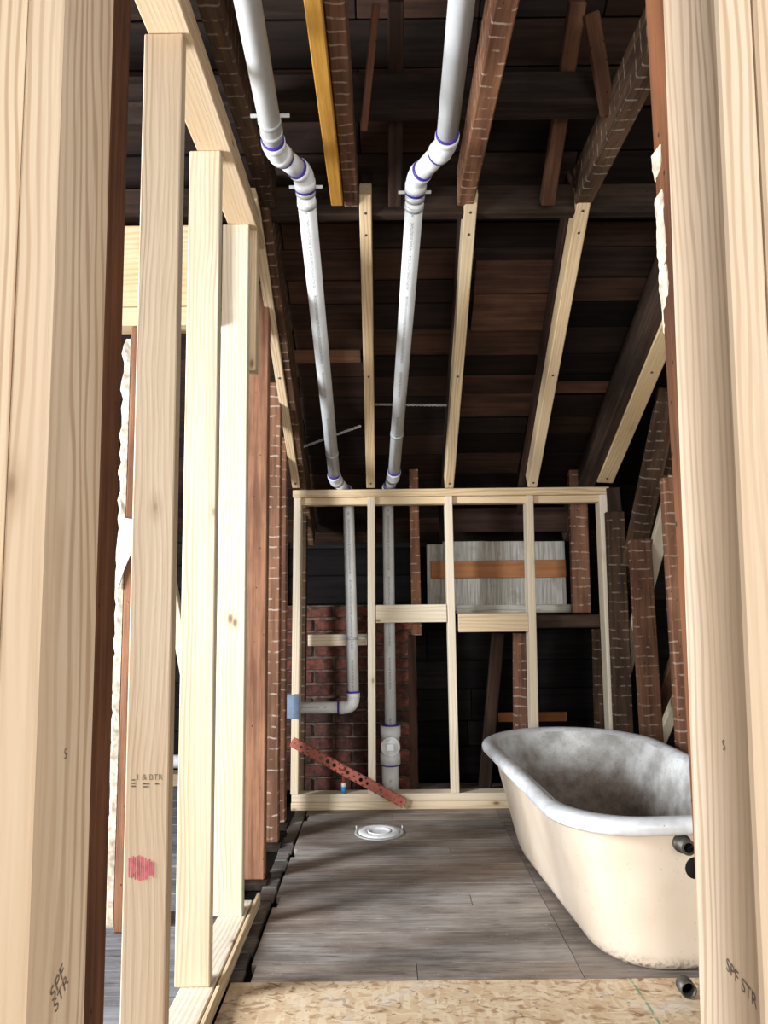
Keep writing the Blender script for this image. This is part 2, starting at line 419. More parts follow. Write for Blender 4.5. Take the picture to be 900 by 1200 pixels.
def text(name, body, size, centre, right, up, mat, parent, shear=0):
    cu = bpy.data.curves.new('t', 'FONT'); cu.body = body; cu.size = size; cu.align_x = 'CENTER'; cu.align_y = 'CENTER'; cu.shear = shear
    to = bpy.data.objects.new('t', cu); COL.objects.link(to)
    dg = bpy.context.evaluated_depsgraph_get(); me = bpy.data.meshes.new_from_object(to.evaluated_get(dg))
    bpy.data.objects.remove(to); bpy.data.curves.remove(cu)
    x = Vector(right).normalized(); y = Vector(up); y = (y - x * y.dot(x)).normalized(); z = x.cross(y); c = Vector(centre)
    me.materials.clear(); me.materials.append(M[mat])
    o = bpy.data.objects.new(name, me); COL.objects.link(o)
    return place(o, Matrix(((x.x, y.x, z.x, c.x), (x.y, y.y, z.y, c.y), (x.z, y.z, z.z, c.z), (0, 0, 0, 1))), parent)
def rnd(a, b): return random.uniform(a, b)
def grey(a, b): g = rnd(a, b); return (g, g, g)

# ------------------------------------------------------------------ geometry constants
YK = 3.87                                  # front of the knee wall
SL = .677                                  # roof slope (rise per metre)
ZK = 1.63                                  # top of the knee wall
def zb(Y): return ZK + (YK - Y) * SL       # underside of the rafters
SH = .25                                   # roof boards lie this far above it (vertical)
def zs(Y): return zb(Y) + SH
NV = Vector((0, SL, 1)).normalized()       # roof normal (up)
YR = .5                                    # ridge

# ================================================================== SETTING
# ---- floor: sub floor + separate old boards
fl = struct(slab('floor', -3.0, 2.0, -2.5, 4.75, -.12, -.030, 'dark', None, bev=0))
yb = 2.19; row = 0
while yb < 4.4:
    w = .1005
    if yb < 3.9:
        cuts = [-.40, .545, 1.9] if row % 5 else [-.385, rnd(-.1, .3), .545, 1.9]
    else: cuts = [-.40, .545, 1.9]
    for a, b_ in zip(cuts[:-1], cuts[1:]):
        g = rnd(.93, 1.05) * (.78 if a > .5 else 1.0); wr = rnd(.0, .08)
        slab('floor_board', a + .001, b_ - .001, yb + .0007, yb + w - .0007, -.028, rnd(-.0008, .0008), 'floor', fl, 'x', .001, (g * (1 + wr), g, g * (1 - wr)))
    # ragged edge strip by the partition
    slab('floor_edge_board', -.47 + rnd(0, .01), -.405 + rnd(-.012, 0), yb + .004, yb + w - .004, -.028, -.010 + rnd(-.003, .002), 'floor', fl, 'x', .003, grey(.38, .6))
    yb += w; row += 1
yb = -.4
while yb < 4.4:                            # boards of the room at the left; blue daylight put into their tint
    for a, b_ in ((-3.0, -1.7 + rnd(-.3, .3)), (None, -.56)):
        a = prev if a is None else a; prev = b_
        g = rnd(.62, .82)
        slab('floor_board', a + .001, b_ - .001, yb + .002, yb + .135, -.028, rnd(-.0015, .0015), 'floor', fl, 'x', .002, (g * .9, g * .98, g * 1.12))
    yb += .14
slab('floor_board', -3, 2, -2.5, -.41, -.028, 0, 'floor', fl, 'x', .002)
osb = tag(slab('osb_sheet', -.438, 1.9, .0, 2.186, -.028, .002, 'osb', None, 'z', .001), 'oriented strand board sheet with green chalk lines in the foreground floor', 'board')
# osb material uses world-like object coordinates: put the origin at the world origin in x
# ---- roof boards
ce = bmesh.new()
v = [ce.verts.new(p) for p in ((-3.05, YR, zs(YR) + .035), (2.05, YR, zs(YR) + .035), (2.05, 4.9, zs(4.9) + .035), (-3.05, 4.9, zs(4.9) + .035),
                               (-3.05, -2.6, zs(YR) + .035 - (YR + 2.6) * .66), (2.05, -2.6, zs(YR) + .035 - (YR + 2.6) * .66))]
ce.faces.new((v[0], v[1], v[2], v[3])); ce.faces.new((v[1], v[0], v[4], v[5]))
r_ = bmesh.ops.extrude_face_region(ce, geom=list(ce.faces))
for e in r_['geom']:
    if isinstance(e, bmesh.types.BMVert): e.co.z += .06
ceil = struct(bm_obj('ceiling', ce, 'black_board'))
COLS = [(1, 1, 1), (.55, .55, .58), (1.5, 1.25, 1.1), (.8, .8, .8), (.5, .52, .56), (1.15, 1.0, .92), (.7, .62, .6), (.4, .42, .45), (1.75, 1.4, 1.2)]
s = 0.0; Ltot = (4.7 - YR) / math.cos(math.atan(SL)); dirv = Vector((0, 1, -SL)).normalized()
k = 0
RX = (-.41, -.075, .335, .75, 1.17)
while s < Ltot - .1:
    w = rnd(.105, .155)
    Yc = YR + (s + w / 2) * dirv.y
    deep = Yc < 2.6
    joints = [-3.0, RX[0] if k % 2 else -1.4] + ([RX[1]] if k % 3 != 1 else []) + ([RX[2]] if k % 2 == 0 else [RX[2], RX[3]]) + [2.0]
    for a, b_ in zip(joints[:-1], joints[1:]):
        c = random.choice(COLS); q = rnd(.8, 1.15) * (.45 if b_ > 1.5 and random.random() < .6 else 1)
        base = Vector((0, YR, zs(YR) + .012)) + dirv * (s + w / 2) + NV * rnd(-.004, .005)
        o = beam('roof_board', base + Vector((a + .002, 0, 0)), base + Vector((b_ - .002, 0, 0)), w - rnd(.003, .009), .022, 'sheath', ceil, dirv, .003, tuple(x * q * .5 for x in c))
    s += w; k += 1
# orange-brown patch strip and bare board between the left rafters, warm boards in the third bay
for (u0, u1, v0, v1, cc) in ((338, 423, 411, 425, (2.6, 2.1, 1.7)), (553, 641, 346, 388, (1.5, 1.2, 1.0)), (556, 648, 306, 344, (1.15, .95, .85)), (540, 622, 462, 488, (1.05, .85, .75)), (650, 722, 448, 460, (1.8, 1.4, 1.1))):
    # meet the roof board plane
    def roofpt(u, v_, off):
        d = ray(u, v_); n = NV; p0 = Vector((0, YR, zs(YR) - off)); return CAM + d * ((p0 - CAM).dot(n) / d.dot(n))
    a = roofpt(u0, (v0 + v1) / 2, .012); b_ = roofpt(u1, (v0 + v1) / 2 - (u1 - u0) * ROLL, .012)
    hgt = (roofpt(u0, v0, .012) - roofpt(u0, v1, .012)).length
    beam('roof_board', a, b_, hgt, .014, 'sheath', ceil, dirv, .003, cc)

# ---- outer shell: dark board walls, gable window left, two windows behind
def wall_boards(name, axis, at, a0, a1, z0f, z1, mat, n_h, colr=(.7, 1.1), thick=.02, ch='wall_board'):
    wl = None
    return wl
wl = struct(slab('wall_left', -3.12, -3.02, 2.05, 4.9, -.1, 3.6, 'old_dark', None, 'z', 0))
for (nm, y0, y1, z0, z1) in (('wall_section', -2.6, .65, -.1, 3.8), ('wall_section', .65, 2.05, -.1, .68), ('wall_section', .65, 2.05, 2.02, 3.8)):
    slab(nm, -3.12, -3.02, y0, y1, z0, z1, 'old_dark', wl, 'z', 0)
wr = struct(slab('wall_right', 2.02, 2.12, -.2, 4.9, -.1, 4.4, 'black_board', None, 'z', 0))
for (y0, y1, z0, z1) in ((-2.6, -1.6, -.1, 4.4), (-1.6, -.2, -.1, .75), (-1.6, -.2, 2.15, 4.4)):
    slab('wall_section', 2.02, 2.12, y0, y1, z0, z1, 'plaster', wr, 'z', 0)
wf = struct(slab('wall_front', -3.12, -2.35, -2.6, -2.5, -.1, 2.4, 'plaster', None, 'z', 0))
for x0, x1, z0, z1 in ((-.75, -.05, -.1, 2.4), (1.55, 2.12, -.1, 2.4), (-2.35, -.75, -.1, .65), (-.05, 1.55, -.1, .65), (-2.35, -.75, 2.25, 2.5), (-.05, 1.55, 2.25, 2.5)):
    slab('wall_section', x0, x1, -2.6, -2.5, z0, z1, 'plaster', wf, 'z', 0)
def window(nm, axis, at, a0, a1, z0, z1):
    root = bpy.data.objects.new(nm, None); COL.objects.link(root); place(root, Matrix.Translation((at if axis == 'x' else (a0 + a1) / 2, at if axis == 'y' else (a0 + a1) / 2, z0))); struct(root)
    t = .05
    for (b0, b1, c0, c1) in ((a0, a0 + t, z0, z1), (a1 - t, a1, z0, z1), (a0, a1, z0, z0 + t), (a0, a1, z1 - t, z1), (a0, a1, (z0 + z1) / 2 - .02, (z0 + z1) / 2 + .02)):
        if axis == 'x': slab('window_frame', at - .03, at + .03, b0, b1, c0, c1, 'white_plastic', root, 'z', .003)
        else: slab('window_frame', b0, b1, at - .03, at + .03, c0, c1, 'white_plastic', root, 'z', .003)
window('window_1', 'x', -3.07, .65, 2.05, .68, 2.02)
window('window_2', 'y', -2.55, -2.35, -.75, .65, 2.25)
window('added_fill_window', 'x', 2.07, -1.6, -.2, .75, 2.15)  # unseen window added around the right fill lamp
window('window_3', 'y', -2.55, -.05, 1.55, .65, 2.25)

# ---- wall behind the knee wall: brick left, dark boards right, their black standing in for shade
wb = struct(slab('wall_back', -3.1, 2.1, 4.62, 4.72, -.1, 1.9, 'dark', None, 'z', 0))
zc = 0.0; k = 0
while zc < 1.75:
    w = rnd(.13, .19)
    for a, b_ in ((-3.0, -.7), (-.7, .35 + rnd(-.1, .2)), (None, 2.0)):
        a = prev if a is None else a; prev = b_
        slab('wall_board', a + .002, b_ - .002, 4.585, 4.615, zc + .003, zc + w - .003, 'black_board', wb, 'x', .003, grey(.6, 1.7))
    zc += w
bw = slab('brick_backing', -.62, .172, 4.27, 4.50, 0, 1.02, 'brickmortar', wb, 'z', 0)
BL, BH, MJ = .205, .060, .013
zc = 0; k = 0
while zc < 1.01:
    x = -.62 - (BL / 2 if k % 2 else 0)
    while x < .17:
        a = max(x, -.62); b_ = min(x + BL, .176)
        if b_ - a > .03:
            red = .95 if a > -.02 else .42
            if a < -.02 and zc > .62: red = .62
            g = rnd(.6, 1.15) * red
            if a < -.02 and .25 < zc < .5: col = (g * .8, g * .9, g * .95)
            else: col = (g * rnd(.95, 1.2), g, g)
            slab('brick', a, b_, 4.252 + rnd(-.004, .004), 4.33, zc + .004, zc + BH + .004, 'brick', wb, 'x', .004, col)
        x += BL + MJ
    zc += BH + MJ; k += 1
# wall at the far end of the room at the left, grey boards
for k in range(12):
    slab('wall_board', -3.0, -.64, 4.50, 4.53, .01 + k * .14, .145 + k * .14, 'black_board', wb, 'x', .003, grey(.7, 1.4))

# ================================================================== FRAMING
# ---- knee wall (new pine)
kw = thing('knee_wall_frame', 'new pine stud knee wall with blocking at the end of the room', 'stud wall', (.36, YK, 0))
XL, XR = py(341, 930, YK).x, py(724, 860, YK).x + .005
D = .089
slab('bottom_plate', XL, XR, YK, YK + D, .0, .038, 'pine', kw, 'x', color=(1.03, 1.03, 1.03))
slab('bottom_plate', XL + .002, XR - .01, YK + .002, YK + D, .0385, .0765, 'pine_pale', kw, 'x')
xtl, xtr = py(343, 578, YK).x, py(714, 573, YK).x
slab('top_plate', xtl, xtr, YK - .002, YK + D, ZK - .040, ZK, 'pine', kw, 'x', color=(1.0, .97, .9))
slab('top_plate', xtl + .03, xtr - .02, YK + .022, YK + D, ZK - .0785, ZK - .0405, 'pine', kw, 'x', color=(.97, .93, .85))
def kstud(ut, ub, vb, mt='pine_pale', zlo=.077):
    a = py(ut, 592, YK); b_ = py(ub, vb, YK)
    t = (zlo - a.z) / (b_.z - a.z); low = a + (b_ - a) * t
    t = (ZK - .0405 - a.z) / (b_.z - a.z); top = a + (b_ - a) * t
    low.y = top.y = YK + D / 2
    return beam('stud', low, top, .039, D, mt, kw, (1, 0, 0), color=grey(.96, 1.04))
st_L = kstud(348.5, 345, 925); st_2 = kstud(435, 436, 920); st_3 = kstud(526, 533.5, 900); st_4 = kstud(621, 627, 850); st_5 = kstud(707.5, 719, 855)
def kblock(u0, v0, u1, v1, mt='pine_pale', y0=YK, dep=.038):
    a = py(u0, v0, y0); b_ = py(u1, v1, y0)
    return slab('blocking', a.x, b_.x, y0 + .001, y0 + dep, min(a.z, b_.z), max(a.z, b_.z), mt, kw, 'x')
kblock(440.5, 709, 524, 729); kblock(537, 719, 620, 740, 'pine')

# ---- left partition (new pine, runs away from the camera)
lp = thing('partition_frame', 'new pine stud partition along the left side', 'stud wall', (-.5, 2.1, 0))
PX0, PX1 = -.552, -.463
slab('bottom_plate', PX0, PX1, .98, 2.66, .0, .038, 'pine_pale', lp, 'y', color=(.9, .93, .98))
slab('edge_strip', PX1 + .006, PX1 + .018, .98, 2.72, .0, .040, 'pine', lp, 'y')
slab('top_plate', PX0 + .0, PX1 + .012, .98, 2.72, 2.400, 2.438, 'pine', lp, 'y', color=(.96, .92, .88))
slab('top_plate', PX0 + .0, PX1 + .012, .98, 2.60, 2.4385, 2.476, 'pine', lp, 'y')
def pstud(ub0, ub1, vb, ut0, ut1, vt, Y, mt, zlo=.0385, col=(1, 1, 1)):
    a0, a1 = py(ub0, vb, Y), py(ub1, vb, Y); t0, t1 = py(ut0, vt, Y), py(ut1, vt, Y)
    low = (a0 + a1) / 2; top = (t0 + t1) / 2; w = ((a1 - a0).length + (t1 - t0).length) / 2
    d = top - low
    lo = low + d * ((zlo - low.z) / d.z); hi = low + d * ((2.3995 - low.z) / d.z)
    lo.y += .019; hi.y += .019
    return beam('stud', lo, hi, w, .038, mt, lp, (1, 0, 0), color=col)
s1 = pstud(141, 191, 1195, 166, 213, 125, 1.62, 'pine_jamb', col=(.98, .96, .93))
s2 = pstud(205, 244, 1165, 221, 259, 190, 2.085, 'pine_pale', col=(.94, .92, .88))
s3 = pstud(249, 284, 1080, 261, 291, 270, 2.526, 'pine_pale', col=(.94, .94, .94))
# short cripple nailed beside the last stud
a = py(298, 275, 2.58); b_ = py(298, 435, 2.58)
beam('cripple', (b_.x - .012, 2.60, b_.z), (b_.x - .012, 2.60, 2.399), .036, .06, 'pine', lp, (1, 0, 0))
# stamps and the red crayon mark on the nearest stud
fy = 1.6195
for body, u, v_, sz in (('1 & BTR', 175, 911, .0165), ('MB\nWW', 157, 919, .011), ('HEM\nFIR', 171, 921, .008), ('100', 185, 920, .008)):
    if body in ('1 & BTR',): text('grade_stamp', body, sz, py(u, v_, fy), (1, 0, -.01), (0, 0, 1), 'ink_soft', s1)
for (u, v_, w, h) in ((156, 914, .007, .003), (156, 918, .008, .003), (156, 921.5, .010, .003), (171, 918.5, .013, .0028), (171, 922, .011, .0028), (184, 918.5, .008, .003)):
    c = py(u, v_, fy)
    slab('grade_stamp', c.x - w / 2, c.x + w / 2, fy - .0002, fy + .0008, c.z - h / 2, c.z + h / 2, 'ink_soft', s1, 'x', 0)
# crayon mark: bundle of short vertical strokes
M['crayon'] = plain('red_crayon', sr(200, 84, 108), .8, 0, .3, 60, .1)
bm = bmesh.new()
for i in range(13):
    u = 151.5 + i * 2.4; t = (i - 6) / 6.0
    v0 = 1004 + 3 * abs(t) + rnd(-2, 3) - 2 * (t < 0); v1 = 1031 - 4 * abs(t) + rnd(-4, 2)
    p = [py(u - .95, v1, fy), py(u + .95 - .5 * (i % 3 == 0), v1 + 1, fy), py(u + 1.0 - .4 * (i % 2), v0, fy), py(u - .9, v0 + 1, fy)]
    vs = [bm.verts.new(q + Vector((0, -.0002 - .00003 * i, 0))) for q in p]; bm.faces.new(vs)
bm_obj('crayon_mark', bm, 'crayon', s1)

# ---- doorway: double new studs with the old stud behind, left and right
def vline(u0, v0, u1, v1, Y, zlo=.003, zhi=2.48):
    a = py(u0, v0, Y); b_ = py(u1, v1, Y); d = b_ - a
    return a + d * ((zlo - a.z) / d.z), a + d * ((zhi - a.z) / d.z)
YN = .715
# left
lo, hi = vline(75, 0, 29, 1200, YN)
dsl = thing('doorway_stud_pair', 'pair of new pine studs framing the left side of the doorway', 'stud', (lo.x - .03, YN + .07, 0))
def jamb(parent, lo, hi, off, sgn, col, mt='pine_jamb', nm='stud'):
    c0 = lo + Vector((sgn * (.0195 + off), .07, 0)); c1 = hi + Vector((sgn * (.0195 + off), .07, 0))
    return beam(nm, c0, c1, .0385, .14, mt, parent, (1, 0, 0), .003, col)
jl = jamb(dsl, lo, hi, 0, -1, (1, .98, .96)); jl2 = jamb(dsl, lo, hi, .0395, -1, (1.03, 1.02, .98))
odl = thing('old_doorway_stud', 'dark old stud behind the new left doorway studs', 'stud', (lo.x - .02, .89, 0))
a0, a1 = vline(155, 0, 123, 1195, .922)
beam('stud_body', a0 + Vector((-.045, -.032, 0)), a1 + Vector((-.045, -.032, 0)), .09, .062, 'dirty_jamb', odl, (1, 0, 0), .004, (.8, .75, .72))
# right
lo, hi = vline(838, 0, 893, 1200, YN)
dsr = thing('doorway_stud_pair', 'pair of new pine studs framing the right side of the doorway', 'stud', (lo.x + .03, YN + .07, 0))
jr = jamb(dsr, lo, hi, 0, 1, (1.0, .98, .97)); jr2 = jamb(dsr, lo, hi, .041, 1, (1.0, .98, .96))
odr = thing('old_doorway_stud', 'brown old stud with plaster crust behind the right doorway studs', 'stud', (lo.x + .02, .89, 0))
a0, a1 = vline(755, 0, 823, 1195, .918)
beam('stud_body', a0 + Vector((.045, -.030, 0)), a1 + Vector((.045, -.030, 0)), .09, .060, 'dirty_jamb', odr, (1, 0, 0), .004, (1.15, 1.08, 1.02))
# plaster crust: irregular lump strip on its edge
bm = bmesh.new(); prevr = None
for i in range(40):
    v_ = 176 + i * 5.6
    e = py(757 + v_ * (823 - 755) / 1195 + 1.5, v_, .915)
    wv = .0062 + .0016 * math.sin(i * .7) + rnd(-.0012, .0012); wv *= -.6 if 7 <= i <= 9 or i in (0, 39) else min(1, .4 + .2 * abs(i - 8), .3 + (39 - i) * .06)
    rr = [bm.verts.new(e + Vector(q)) for q in ((.006, .006, 0), (-.001 - wv * .55, .003, 0), (-.001 - wv * .4, -.014 - wv * 1.2, rnd(-.003, .003)), (.006, -.020 - wv * 1.5, 0))]
    if prevr:
        for q in range(4): bm.faces.new((prevr[q], prevr[(q + 1) % 4], rr[(q + 1) % 4], rr[q]))
    else: bm.faces.new(rr)
    prevr = rr
bm.faces.new(prevr[::-1])
bm_obj('plaster_crust', bm, 'plaster', odr)
# mill stamps on the reveals
def on_left(u, v_): return pxx(u, v_, lx(v_))
def stamp_reveal(root, u, v_, body, size, X, sgn, mt):
    p = pxx(u, v_, X)
    return text('grade_stamp', body, size, p, (0, -sgn * 1, 0), (0, 0, 1), mt, root)
def reveal_x(u_c, v_c, Y): return py(u_c, v_c, Y).x
Xl = lambda v_: py(75 + (29 - 75) * v_ / 1200, v_, YN).x + .0007
Xr = lambda v_: py(838 + (893 - 838) * v_ / 1200, v_, YN).x - .0007
def stamp(root, u, v_, body, size, X, sgn, tilt=0.0):
    p = pxx(u, v_, X); text('grade_stamp', body, size, p, (0, -sgn * math.cos(tilt), -math.sin(tilt)), (0, -sgn * math.sin(tilt) * 1.0, math.cos(tilt)), 'ink_soft', root)
stamp(jl, 77, 884, 'S', .015, Xl(884), -1)
stamp(jl, 68, 1152, 'SPF', .022, Xl(1152), -1, -.5); stamp(jl, 72, 1164, 'STR', .020, Xl(1164), -1, -.5)
stamp(jr, 848, 874, 'S', .015, Xr(874), 1)
stamp(jr, 868, 1152, 'SPF STR', .018, Xr(1152), 1, .12)

# ---- old studs continuing the left side, with lath marks
osd = [('nearest', 292, 313, 1030, 297, 316, 440, 2.94), ('middle', 311, 328.5, 986, 312, 327, 470, 3.37), ('farthest', 327, 341, 962, 326, 340, 520, 3.66)]
for i, (w_, u0, u1, vb, t0, t1, vt, Y) in enumerate(osd):
    b1 = py(u1, vb, Y); X1 = -.468 - .009 * i
    ztop = min(zb(Y) + .1, 2.45)
    t = thing('old_wall_stud', 'old brown lath-marked stud left of the knee wall, %s of three' % w_, 'stud', (X1 - .05, Y + .03, 0), 'old studs along the left side')
    beam('stud_body', (X1 - .05, Y + .03, .001), (X1 - .05, Y + .03, ztop), .10, .055, 'old_lath' if i else 'old', t, (1, 0, 0), .004, ((1.1, 1.03, 1.0), (1.0, .95, .92), (.95, .86, .82))[i])
    slab('foot_block', X1 - .1, X1 + .015, Y - .03, Y + .09, -.027, .0, 'old_dark', t, 'y', .003)

# ---- ceiling joists (level, lath marks underneath)
ZJ = 2.50
def joist(x0, x1, mat, label, col=(1, 1, 1), y0=.98, y1=2.60, z0=ZJ, h=.14, group='old ceiling joists'):
    t = thing('ceiling_joist', label, 'joist', ((x0 + x1) / 2, y1, z0), group)
    slab('joist_body', x0, x1, y0, y1, z0, z0 + h, mat, t, 'y', .004, col)
    return t
joist(-.445, -.39, 'old_dark_lath', 'dark old ceiling joist above the left partition plate', (.75, .72, .7))
joist(-.135, -.083, 'old_lath', 'old ceiling joist beside the yellow board', (.72, .66, .62))
joist(.285, .345, 'old_lath', 'old orange-brown ceiling joist right of the right-hand drain pipe', (1.15, 1.02, .92))
joist(.722, .785, 'old_dark_lath', 'old ceiling joist near the right doorway studs', (1.05, 1.0, .95))
yb_ = thing('nailer_board', 'yellow-stained board nailed along a ceiling joist', 'board', (-.16, 2.56, 2.46))
slab('board_body', -.180, -.137, .98, 2.545, 2.475, 2.60, 'yellow', yb_, 'y', .003)
# cross timbers
cb = tag(slab('cross_beam', -1.6, 1.6, 2.625, 2.67, 2.485, 2.60, 'old_dark', None, 'x', .004, (1.0, .95, .9)), 'dark old cross board where the ceiling joists meet the rafters', 'beam')
ct = tag(slab('cross_timber', -1.6, .755, 2.21, 2.315, ZJ + .142, 2.745, 'old_dark', None, 'x', .006, (.8, .82, .86)), 'heavy dark timber lying across the ceiling joists', 'beam')
# attic struts
def strut(label, u0, v0, Y0, u1, v1, Y1, w, d, mat='old_lath', col=(1, 1, 1)):
    a = py(u0, v0, Y0); b_ = py(u1, v1, Y1)
    t = thing('attic_strut', label, 'strut', b_, 'struts in the dark attic'); beam('strut_body', a, b_, w, d, mat, t, (1, 0, 0), .004, col); return t
strut('brown attic strut passing behind the end of the cross timber', 677, 0, 2.08, 641, 238, 2.60, .050, .05, 'old', (.5, .45, .43))
strut('brown attic strut leaning right in front of the cross timber end', 692, 15, 2.02, 713, 135, 2.19, .045, .04, 'old', (.5, .45, .43))
strut('reddish stick hanging beside the yellow board', 441, 4, 1.96, 426, 153, 2.20, .023, .025, 'old', (.42, .34, .36))
strut('dark upright attic strut left of the right-hand drain pipe', 464, 0, 2.08, 463, 240, 2.60, .05, .045, 'old_dark', (1.0, .8, .75))

# ---- rafters: old (dark) and new sistered boards below the slope
def on_plane(u, v_, off=0.0):
    d = ray(u, v_); p0 = Vector((0, YK, ZK)) + NV * off; return CAM + d * ((p0 - CAM).dot(NV) / d.dot(NV))
names = ['leftmost', 'second from the left', 'third from the left', 'fourth from the left', 'rightmost']
sis = [(296, 233, 347, 573, .040), (428, 228, 434.5, 573, .046), (553, 227, 526.5, 573, .047), (687, 225, 624, 572, .050), (800, 350, 709, 567, .085)]
for i, (u0, v0, u1, v1, w) in enumerate(sis):
    a = on_plane(u0, v0); b_ = on_plane(u1, v1)
    if i == 4:
        a = b_ + (a - b_) * ((2.55 - YK) / (a.y - YK) if abs(a.y - YK) > .1 else 1)
    hh = .089
    t = thing('sister_rafter', 'new pine sister rafter on the slope, %s of five' % names[i], 'rafter', b_, 'new sister rafters')
    body = beam('rafter_body', a + NV * hh / 2, b_ + NV * hh / 2 + Vector((0, -.0, .004)), w, hh, 'pine', t, (1, 0, 0), .003, ((1, .96, .9), (1, .96, .88), (1, .97, .9), (1.02, .98, .9), (.8, .74, .62))[i])
    ax = (b_ - a)
    for f_ in (.045, .1, .53, .975):
        p = a + ax * f_
        lathe('screw', [(0, .0012), (.004, .0010), (.0055, 0), (.0055, -.003)], p - NV * .0005, -NV, 'iron', t, 10)
    # old rafter alongside it
    sd = 1 if i == 0 else -1
    ow = (.034, .045, .045, .045, .052)[i]
    sh = Vector((sd * (w / 2 + ow / 2 + .001), 0, 0))
    hr = .17
    if i in (1, 2, 3): sh = Vector(((.004, -.006, -.014)[i - 1], 0, 0)) + NV * .079; hr = .095
    t2 = thing('old_rafter', 'old dark rafter beside the %s new sister rafter' % names[i], 'rafter', b_ + sh, 'old roof rafters')
    a2 = a + sh + NV * (hr / 2 + .012); b2 = b_ + sh + NV * (hr / 2 + .012)
    axn = (b2 - a2).normalized()
    beam('rafter_body', a2 - axn * (.0 if i < 4 else 0) , b2 + axn * .50, ow, hr, 'old_dark_lath' if i == 0 else 'old_dark', t2, (1, 0, 0), .004, ((1.1, .95, .85), (.9, .85, .8), (.9, .85, .8), (1.2, .9, .8), (1.1, 1.0, .9))[i])

# ---- old knee-wall remains behind the new one
def oldpost(label, u0, u1, vb, ut0, ut1, vt, Y, mat, col, dep=.05, name='old_knee_stud', zlo=None):
    lo = (py(u0, vb, Y) + py(u1, vb, Y)) / 2; hi = (py(ut0, vt, Y) + py(ut1, vt, Y)) / 2
    w = (py(u1, vb, Y) - py(u0, vb, Y)).length; d = hi - lo
    if zlo is not None: lo = lo + d * ((zlo - lo.z) / d.z)
    lim = zs(Y + dep) - .012
    if hi.z > lim: hi = lo + (hi - lo) * ((lim - lo.z) / (hi.z - lo.z))
    t = thing(name, label, 'stud', lo, 'old framing behind the knee wall')
    off = Vector((0, dep / 2, 0)); beam('stud_body', lo + off, hi + off, w, dep, mat, t, (1, 0, 0), .004, col); return t
oldpost('old lath-marked stud just right of the right-hand drain pipe', 483, 494, 735, 477, 490, 500, 3.985, 'old_lath', (1.0, .9, .85), zlo=.86)
slab('stud_darkened_length', py(479, 800, 3.985).x, py(488.5, 800, 3.985).x, 3.99, 4.035, .003, .859, 'old_dark', bpy.data.objects['old_knee_stud'], 'z', .004, (1.1, .8, .7))  # lower stud length, its fade into darkness put into the colour
oldpost('old lath-marked stud standing on the sill right of the grey panel', 672, 693, 718, 670, 684, 540, 4.0, 'old_lath', (.85, .8, .78))
oldpost('old lath-marked stud below the right blocking', 603, 618, 850, 603, 617, 742, 4.0, 'old_lath', (.75, .7, .7), zlo=.003)
oldpost('dark leaning board below the right blocking', 568, 582, 850, 577, 592, 742, 4.18, 'old_dark', (1.1, .95, .9), zlo=.003)
oldpost('dark old stud under the sill at the right end', 699, 716, 850, 697, 712, 737, 3.985, 'old_dark_lath', (.8, .75, .72), zlo=.003)
oldpost('dark old stud behind the left end stud of the knee wall', 350, 357, 900, 353, 360, 590, 4.06, 'old_dark_lath', (.6, .58, .56), zlo=.003)
p0, p1 = py(634, 721, 3.99), py(709, 735, 3.99)
tag(slab('window_sill_beam', py(560, 721, 4.0).x, p1.x, 3.965, 4.07, p1.z, p0.z, 'old_dark', None, 'x', .004, (1.5, 1.4, 1.3)), 'dark wooden sill under the grey board panel', 'sill')
# grey weathered panel with the orange batten
gp = thing('grey_panel', 'weathered grey board panel with an orange batten behind the knee wall', 'panel', py(580, 716, 4.12))
YP = 4.12
edges = (501, 520, 571, 618, 662)
for i in range(4):
    a = py(edges[i] + .3, 716, YP); b_ = py(edges[i + 1] - .3, 634 + (0 if i else 4), YP)
    slab('panel_board', a.x, b_.x, YP + (.004 if i % 2 else 0), YP + .022, a.z, b_.z, 'grey_board', gp, 'z', .002, grey(.92, 1.08))
a = py(505, 678, YP); b_ = py(662, 656, YP)
slab('batten', a.x, b_.x, YP - .020, YP - .0005, a.z, b_.z, 'orange', gp, 'x', .003)
a = py(535, 719, YP - .03); b_ = py(674, 708, YP - .03)
slab('panel_ledge', a.x, b_.x, YP - .035, YP - .001, a.z, b_.z, 'grey_board', gp, 'x', .003, (1.25, 1.22, 1.15))
# brown header board above the panel
a = py(530, 624, 4.2); b_ = py(690, 594, 4.2)
tag(slab('header_board', a.x, b_.x, 4.19, 4.215, a.z, min(b_.z, zs(4.2) - .03), 'sheath', None, 'x', .003, (.75, .65, .6)), 'dark brown board above the grey panel', 'board')
# orange strip low in the dark cavity
a = py(584, 846, 4.45); b_ = py(664, 834, 4.45)
tag(slab('orange_lath', a.x, b_.x, 4.44, 4.458, a.z, b_.z, 'orange', None, 'x', .003, (.7, .6, .5)), 'short orange lath low in the dark cavity behind the tub', 'lath')

# ---- right side: old studs, sloping lath-marked boards, pale braces
def rpiece(label, cat, name, p0, p1, w, d, mat, col, group=None, side=(1, 0, 0)):
    t = thing(name, label, cat, p0 if p0.z < p1.z else p1, group)
    beam('stud_body', p0, p1, w, d, mat, t, side, .004, col); return t
def colm(u0, v0, u1, v1, Y, zlo, zhi):
    a = py(u0, v0, Y); b_ = py(u1, v1, Y); d = b_ - a
    return a + d * ((zlo - a.z) / d.z), a + d * ((zhi - a.z) / d.z)
g_ = 'old framing along the right side'
def rst(label, u, v_, ut, vt, X, vtop, mat, col, w=.10):
    a = pxx(u, v_, X); Y = a.y; b_ = py(ut, vt, Y); d = b_ - a; zt = py(ut, vtop, Y).z
    rpiece(label, 'stud', 'old_wall_stud', a + d * ((.002 - a.z) / d.z), a + d * ((zt - a.z) / d.z), w, .055, mat, col, g_)
